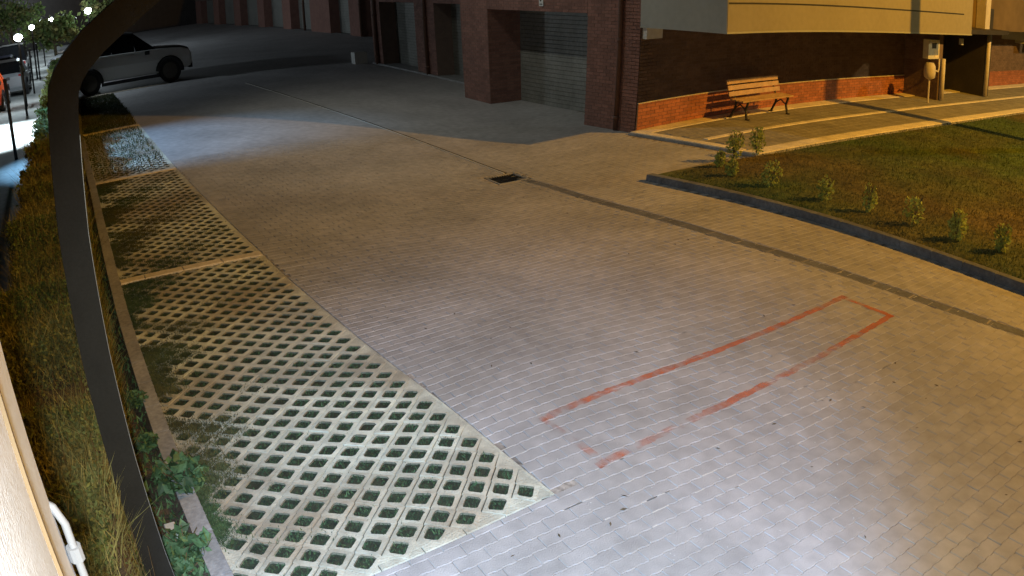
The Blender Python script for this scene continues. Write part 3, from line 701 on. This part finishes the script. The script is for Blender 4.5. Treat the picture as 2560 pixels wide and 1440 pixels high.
# hedge
def hc(x): return .37 - .043 * (x - 4)          # centre line
def hedge_pts(n, x0, x1, w, h, shell=.65):
    X = x0 + (x1 - x0) * rng.random(n); a = rng.random(n); Yo = np.empty(n); Zo = np.empty(n); side = rng.random(n)
    bumps = .09 * np.sin(X * 2.1) + .07 * np.sin(X * 5.3 + 1)
    nb = np.clip((X - 3.6) / 2.0, 0, 1); W_ = (w / 2 + bumps * .6) * (.55 + .45 * nb); H_ = h + bumps
    dep = rng.exponential(.05, n)
    rgt = side < .42; lft = (side >= .42) & (side < .6); top = side >= .6
    Yo[rgt] = (-W_ + dep)[rgt]; Zo[rgt] = (a * H_)[rgt]; Yo[lft] = (W_ - dep)[lft]; Zo[lft] = (a * H_)[lft]
    Yo[top] = ((a * 2 - 1) * W_)[top]; Zo[top] = (H_ - dep)[top]
    Yo += rng.normal(0, .03, n); Zo += rng.normal(0, .03, n)
    return np.stack([X, hc(X) + Yo, np.maximum(Zo, .02)], 1)
hd = empty('hedge', (4, .18, 0)); tag(hd, 'long clipped hedge along the left side behind the dark post', 'hedge')
def hl(o): o.location = (-4, -.18, 0); return o
hl(leafcloud('foliage', hedge_pts(130000, 1.6, 12, .76, 1.05), .018, hedgem, hd, kind='stuff'))
P_ = hedge_pts(60000, 1.6, 16, .8, .95); hl(blades('shoots', P_[:, 0], P_[:, 1], P_[:, 2], .18, .004, strawm, hd, kind='stuff'))
hl(leafcloud('foliage', hedge_pts(50000, 12, 46, .8, 1.05), .05, hedgem, hd, kind='stuff'))
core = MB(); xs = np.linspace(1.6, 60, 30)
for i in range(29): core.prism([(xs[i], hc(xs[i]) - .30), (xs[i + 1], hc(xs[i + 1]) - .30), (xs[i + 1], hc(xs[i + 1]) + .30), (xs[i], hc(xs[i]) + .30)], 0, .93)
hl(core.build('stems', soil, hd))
tw = MB()
for i in range(600):
    x_ = 2 + random.random() ** 1.5 * 14; y_ = hc(x_) - .42 + random.random() * .5; z_ = random.uniform(.1, .8)
    tw.tube([(x_, y_, z_), (x_ + random.gauss(0, .03), y_ + random.gauss(0, .03), z_ + random.uniform(.35, .6))], .002, 3, caps=False)
hl(tw.build('twigs', twigm, hd, kind='stuff'))
# leafy plants in the bed beside the kerb
def bush(x, y, r_, h, n, label, size=.05, nm='leafy_plant', m=plantm, grp=None, cat='plant', z=0.0):
    o = empty(nm, (x, y, z)); tag(o, label, cat, grp)
    st = MB()
    for i in range(7):
        a = random.random() * 6.3; st.tube([(0, 0, 0), (math.cos(a) * r_ * .3, math.sin(a) * r_ * .3, h * .5), (math.cos(a) * r_ * .7, math.sin(a) * r_ * .7, h * .85)], .005, 4)
    st.build('stem', twigm, o)
    P = rng.normal(size=(n, 3)); P /= np.linalg.norm(P, axis=1)[:, None]; P *= (rng.random(n) ** .4)[:, None]; P *= [r_, r_, h * .5]; P[:, 2] = np.abs(P[:, 2] + h * .45)
    leafcloud('foliage', P, size, m, o); return o
bush(5.35, -.46, .22, .28, 260, 'bright green leafy plant spilling over the kerb beside the post')
bush(4.55, -.30, .18, .2, 160, 'low yellowish weed at the kerb below the white box')
bush(4.6, .16, .26, .40, 420, 'broad leafy shrub at the bottom behind the post', .06)
bush(5.2, .10, .28, .5, 360, 'green shrub behind the post above the broad one', .055)
bush(3.3, .42, .30, .5, 420, 'dark green shrub between the white wall and the post', .06)
for i_ in range(7):
    lb_ = ['small leafy weed under the hedge edge, nearest the white wall', 'leafy weed tuft left of the post foot', 'weed clump behind the dark post at mid height', 'taller weed against the hedge left of the post', 'spreading weed between post and kerb', 'fine leafed weed beyond the white box', 'last leafy weed along the kerb soil'][i_]
    xw, yw = [(2.95, .22), (3.45, .16), (5.0, -.02), (4.1, .24), (4.3, -.22), (6.1, -.33), (6.9, -.36)][i_]
    bush(xw, yw, random.uniform(.13, .2) * (.6 if i_ > 4 else 1), random.uniform(.2, .36) * (.5 if i_ > 3 else 1), 240, lb_, .034)
# ground litter in bed
n = 2500; X = 2.5 + rng.random(n) * 12; Y = np.array([yK(x) for x in X]) + .14 + rng.random(n) * .32
blades('bed_weeds', X, Y, np.zeros(n), .05, .01, plantm, kind='stuff', label='weeds and litter in the strip of soil beside the kerb', cat='weeds')
q = box_thing('bed_box', (4.66, -.30, 0), (4.84, -.22, .1), boxw, 'small bluish white box on the soil beside the post', 'box')
# young shrubs along the lawn edge
PL = [(10.30, -11.42, .5), (10.33, -12.05, .5), (10.0, -10.75, .34), (9.4, -10.4, .30), (8.5, -10.33, .42), (7.44, -10.33, .38), (6.65, -10.37, .46), (5.88, -10.4, .46), (5.11, -10.37, .46), (4.43, -10.5, .42)]
LB = ['tall young shrub at the lawn corner nearest the bench', 'young shrub beside the outer path edge at the lawn corner', 'low leafy sapling at the tip of the lawn', 'thin low sapling just inside the lawn tip',
      'third sapling from the lawn tip along the kerb', 'small pale sapling midway along the lawn kerb', 'dark sapling in front of the dry lawn patch', 'bushy sapling between two others on the dry lawn',
      'pale sapling where the lawn kerb widens to the right', 'sapling closest to the right edge along the lawn kerb']
for (x_, y_, h_), lb in zip(PL, LB):
    bush(x_, y_, h_ * random.uniform(.2, .42), h_ * random.uniform(.85, 1.15), random.randint(160, 300), lb, .036, 'sapling', sapm, 'saplings along the lawn edge', 'sapling', .06)
# ------------------------------------------------------------------ street beyond the hedge
sb = MB(); sb.add([(2, 1.15, .02), (110, -3.9, .02), (110, 14, .02), (2, 14, .02)], [(0, 1, 2, 3)]); sb.build('street_pavement', concw, kind='structure')
def car(name, loc_, rz, sc, bodym, label, roofm=None, rim_=rimm, cat='car', van=False, suv=False):
    o = empty(name, loc_, rz); o.scale = (sc, sc, sc * 1.08); tag(o, label, cat)
    # stations along x (front +): x, z bottom, z belt, half width
    st = [(-2.15, .45, .85, .70), (-2.05, .30, 1.0, .84), (-1.4, .25, 1.02, .90), (0, .24, .99, .92), (1.1, .25, .97, .90), (1.7, .28, .90, .87), (2.05, .34, .78, .78), (2.18, .42, .66, .62)]
    if suv: st = [(-2.15, .50, .98, .74), (-2.08, .40, 1.12, .86), (-1.4, .36, 1.15, .91), (0, .34, 1.12, .93), (1.1, .34, 1.09, .92), (1.85, .38, 1.03, .90), (2.12, .44, .95, .84), (2.2, .52, .80, .74)]
    V = []; F = []
    for (x_, zb, zt, hw) in st:
        zm = zb + (zt - zb) * .55
        V += [(x_, -hw * .92, zb), (x_, -hw, zm), (x_, -hw * .95, zt), (x_, -hw * .55, zt + .05), (x_, hw * .55, zt + .05), (x_, hw * .95, zt), (x_, hw, zm), (x_, hw * .92, zb)]
    for i in range(len(st) - 1):
        F += [(8 * i + j, 8 * i + (j + 1) % 8, 8 * i + 8 + (j + 1) % 8, 8 * i + 8 + j) for j in range(8)]
    F += [tuple(range(8))[::-1], tuple(range(8 * len(st) - 8, 8 * len(st)))]
    q_ = MB(); q_.add(V, [f[::-1] for f in F]); q_.build('body', bodym, o, smooth=False)
    cb = [(-2.0, 1.02, .74), (-1.55, 1.50, .62), (-.6, 1.58, .62), (.25, 1.50, .60), (.95, 1.02, .76)] if not van else [(-2.05, 1.02, .80), (-1.9, 1.9, .74), (-.6, 1.95, .74), (.9, 1.85, .70), (1.5, 1.02, .76)]
    if suv: cb = [(-2.05, 1.1, .78), (-1.85, 1.68, .66), (-.6, 1.76, .66), (.25, 1.68, .64), (1.0, 1.10, .80)]
    # glass house
    V = []; F = []
    for (x_, zt, hw) in cb: V += [(x_, -.86, 1.0), (x_, -hw, zt), (x_, hw, zt), (x_, .86, 1.0)]
    for i in range(4): F += [(4 * i + j, 4 * i + 1 + j, 4 * i + 5 + j, 4 * i + 4 + j) for j in range(3)]
    F += [(0, 1, 2, 3), (16, 17, 18, 19)]
    q_ = MB(); q_.add(V, F); q_.build('windows', glass, o)
    q_ = MB(); V = []; F = []
    for (x_, zt, hw) in cb[1:4]: V += [(x_, -hw - .01, zt), (x_, -hw * .8, zt + .035), (x_, hw * .8, zt + .035), (x_, hw + .01, zt)]
    for i in range(2): F += [(4 * i + j, 4 * i + 1 + j, 4 * i + 5 + j, 4 * i + 4 + j) for j in range(3)]
    q_.add(V, F); q_.build('roof', roofm or bodym, o)
    for x_ in (-.55, .3):
        for sy in (-1, 1):
            q_ = MB(); q_.tube([(x_, sy * .87, 1.0), (x_ + (.0 if x_ < 0 else -.12), sy * .63, 1.52)], .03, 5); q_.build('pillar', roofm or bodym, o)
    for x_ in (-1.4, 1.4):
        for sy in (-1, 1):
            w_ = empty('wheel', (x_, sy * .80, .38 if suv else .34), parent=o); w_.scale = (1.12,) * 3 if suv else (1, 1, 1)
            q_ = MB(); q_.lathe([(.24, -.10), (.32, -.11), (.345, -.07), (.345, .07), (.32, .11), (.24, .10)], axis='y', n=24); q_.build('tyre', tyre, w_, smooth=False)
            q_ = MB(); q_.lathe([(.23, .085 * sy), (.23, .10 * sy), (.05, .115 * sy)] if sy > 0 else [(.05, -.115), (.23, -.10), (.23, -.085)], axis='y', n=20)
            q_.build('rim', rim_, w_)
            for t in range(5):
                a = t * 2 * math.pi / 5; q_ = MB(); q_.tube([(.04 * math.cos(a), sy * .12, .04 * math.sin(a)), (.21 * math.cos(a), sy * .112, .21 * math.sin(a))], .02, 4); q_.build('spoke', rim_, w_)
            q_ = MB(); pts = [(x_ + .42 * math.cos(math.radians(t)), sy * .905, .36 + .42 * math.sin(math.radians(t))) for t in range(-5, 186, 15)]; q_.tube(pts, .075 if suv else .035, 6); q_.build('wheel_arch', black, o)
    for sy in (-1, 1):
        q_ = MB(); q_.box((2.0, sy * .50, .66), (2.14, sy * .74, .78), .02); q_.build('headlight', headl, o)
        q_ = MB(); q_.box((-2.13, sy * .55, .82), (-2.0, sy * .80, .98), .02); q_.build('tail_light', tail, o)
        q_ = MB(); q_.box((-1.0, sy * .90, .22), (1.0, sy * .945, .33), .01); q_.build('sill', black, o)
        q_ = MB(); q_.box((.58, sy * .93, .98), (.74, sy * 1.08, 1.10), .02); q_.build('mirror', black, o)
        for x_ in (-.5, .45):
            q_ = MB(); q_.box((x_, sy * .935, .84), (x_ + .18, sy * .955, .87)); q_.build('door_handle', bodym, o)
    q_ = MB(); q_.box((2.08, -.62, .36), (2.22, .62, .56), .03); q_.build('bumper', black, o)
    return o
car('parked_car', (35.3, -3.95, 0), math.radians(-94), 1.2, carw, 'white car with black roof and wheel arches parked across the bays', black, rimd, suv=True)
SK = math.radians(-3)
car('parked_car', (36.6, 2.25, 0), math.radians(-3), 1.0, caro, 'orange red car at the left edge beyond the hedge')
car('parked_car', (42.5, 1.25, 0), math.radians(-3), 1.0, cars_, 'silver car parked behind the orange one')
car('parked_car', (48.5, 1.7, 0), math.radians(-3), 1.0, cardk, 'dark blue car behind the silver one in the street')
car('parked_van', (55.0, 1.2, 0), math.radians(-3), 1.0, carw, 'white van farther up the lit street', van=True, cat='van')
car('parked_car', (52.5, -3.1, 0), math.radians(80), 1.0, cars_, 'silver car in the far bays beyond the curved post')
car('parked_car', (60.5, -4.2, 0), math.radians(80), 1.0, cardk, 'dark car parked beyond the far silver one')
# slim fence posts on the street side of the hedge
for (x_, y_, h_, tl, lb) in ((21.9, .80, 2.0, 0, 'nearest slim dark post on the street side of the hedge'), (31.5, .50, 1.8, 0, 'second slim dark post, beside the silver car'), (40.5, .15, 2.0, 0, 'third slim dark post farther along the hedge'), (49, -.25, 2.0, 0, 'farthest slim dark post before the lit van')):
    o = empty('fence_post', (x_, y_, 0)); tag(o, lb, 'post', 'slim posts along the street')
    q = MB(); q.tube([(0, 0, 0), (0, 0, h_)], .045, 8); q.build('pole', steel, o); q = MB(); q.lathe([(.05, h_), (.06, h_ + .05), (.02, h_ + .08)], n=8); q.build('cap', steel, o)
# street lanterns (lit)
LT = [(35, .52, 2.80, .20, 'brightest street lantern, closest beyond the hedge'), (50, -.10, 3.00, .20, 'second lit lantern along the street'), (62, -.82, 3.16, .2, 'third lit lantern along the street'),
      (76, -1.95, 3.2, .24, 'fourth and farthest lantern of the street row'), (60, -4.18, 3.42, .30, 'large lit lantern above the far parked cars'), (92, .70, 4.75, .26, 'small high light in the dark distance')]
for (x_, y_, z_, r_, lb) in LT:
    r_ *= .8
    o = empty('street_lantern', (x_, y_, 0)); tag(o, lb, 'street lamp', 'lit white street lanterns')
    q = MB(); q.tube([(0, 0, 0), (0, 0, z_ - r_)], .05, 8); q.build('pole', steel, o)
    q = MB(); q.lathe([(.05, -r_ * .9), (r_, -r_ * .3), (r_, r_ * .3), (.08, r_ * .8)], (0, 0, z_), n=12); q.build('lamp_glass', lampw, o)
    q = MB(); q.lathe([(r_ * 1.2, r_ * .55), (r_ * .8, r_ * .8), (.03, r_ * 1.0)], (0, 0, z_), n=12); q.build('cap', steel, o)
    light('street_lantern_light', 'POINT', (x_, y_ , z_ + .55), 450, WHITE, shadow_soft_size=.1)
# trees along the street, far buildings
def tree(x_, y_, h_, r_, n, lb, size=.22):
    o = empty('tree', (x_, y_, 0)); tag(o, lb, 'tree')
    q_ = MB(); q_.tube([(0, 0, 0), (.05, .03, h_ * .4), (0, .1, h_ * .7)], .12, 8, .05)
    for i in range(7):
        a = random.random() * 6.3; q_.tube([(0, 0, h_ * random.uniform(.3, .5)), (math.cos(a) * r_ * .6, math.sin(a) * r_ * .6, h_ * random.uniform(.6, .85))], .04, 5, .015)
    q_.build('trunk', twigm, o)
    c = rng.normal(size=(14, 3)) * [r_ * .5, r_ * .5, h_ * .16] + [0, 0, h_ * .68]
    P = c[rng.integers(0, 14, n)] + rng.normal(size=(n, 3)) * r_ * .22; leafcloud('crown', P, size, hedgem, o); return o
tree(45, 3.6, 4.2, 1.5, 1500, 'leafy street tree lit green behind the nearest lantern')
tree(58, -1.6, 3.6, 1.4, 1500, 'round green tree between the lantern row and the far cars')
tree(72, 1.5, 5, 1.8, 1200, 'dim tree beyond the last lantern')
tree(66, -6.5, 4.4, 1.6, 1500, 'tree beside the large lantern over the far cars')
fb = empty('far_building', (100, 0, 0)); tag(fb, 'dim brown facade behind the street lanterns', 'building')
q = MB(); q.box((0, -14, 0), (8, 60, 16)); q.build('wall', farwall, fb)
for i in range(14):
    for j in range(4):
        q = MB(); q.box((-.06, -.6, -.7), (-.01, .6, .7)); q.build('window', glow_o, fb).location = (0, -11 + i * 3.2, 2.4 + j * 3.2)
# lamp post out of frame whose shadow falls over the path and balcony
lp = empty('lamp_post', (6.9, -19.9, .06)); tag(lp, 'slender lamp post standing on the lawn right of the view', 'lamp post')
q = MB(); q.tube([(0, 0, 0), (0, 0, 8.2)], .20, 10, .16); q.build('pole', steel, lp)
q = MB(); q.box((-.1, -.5, 8.1), (.1, .1, 8.2)); q.build('lamp_head', steel, lp)
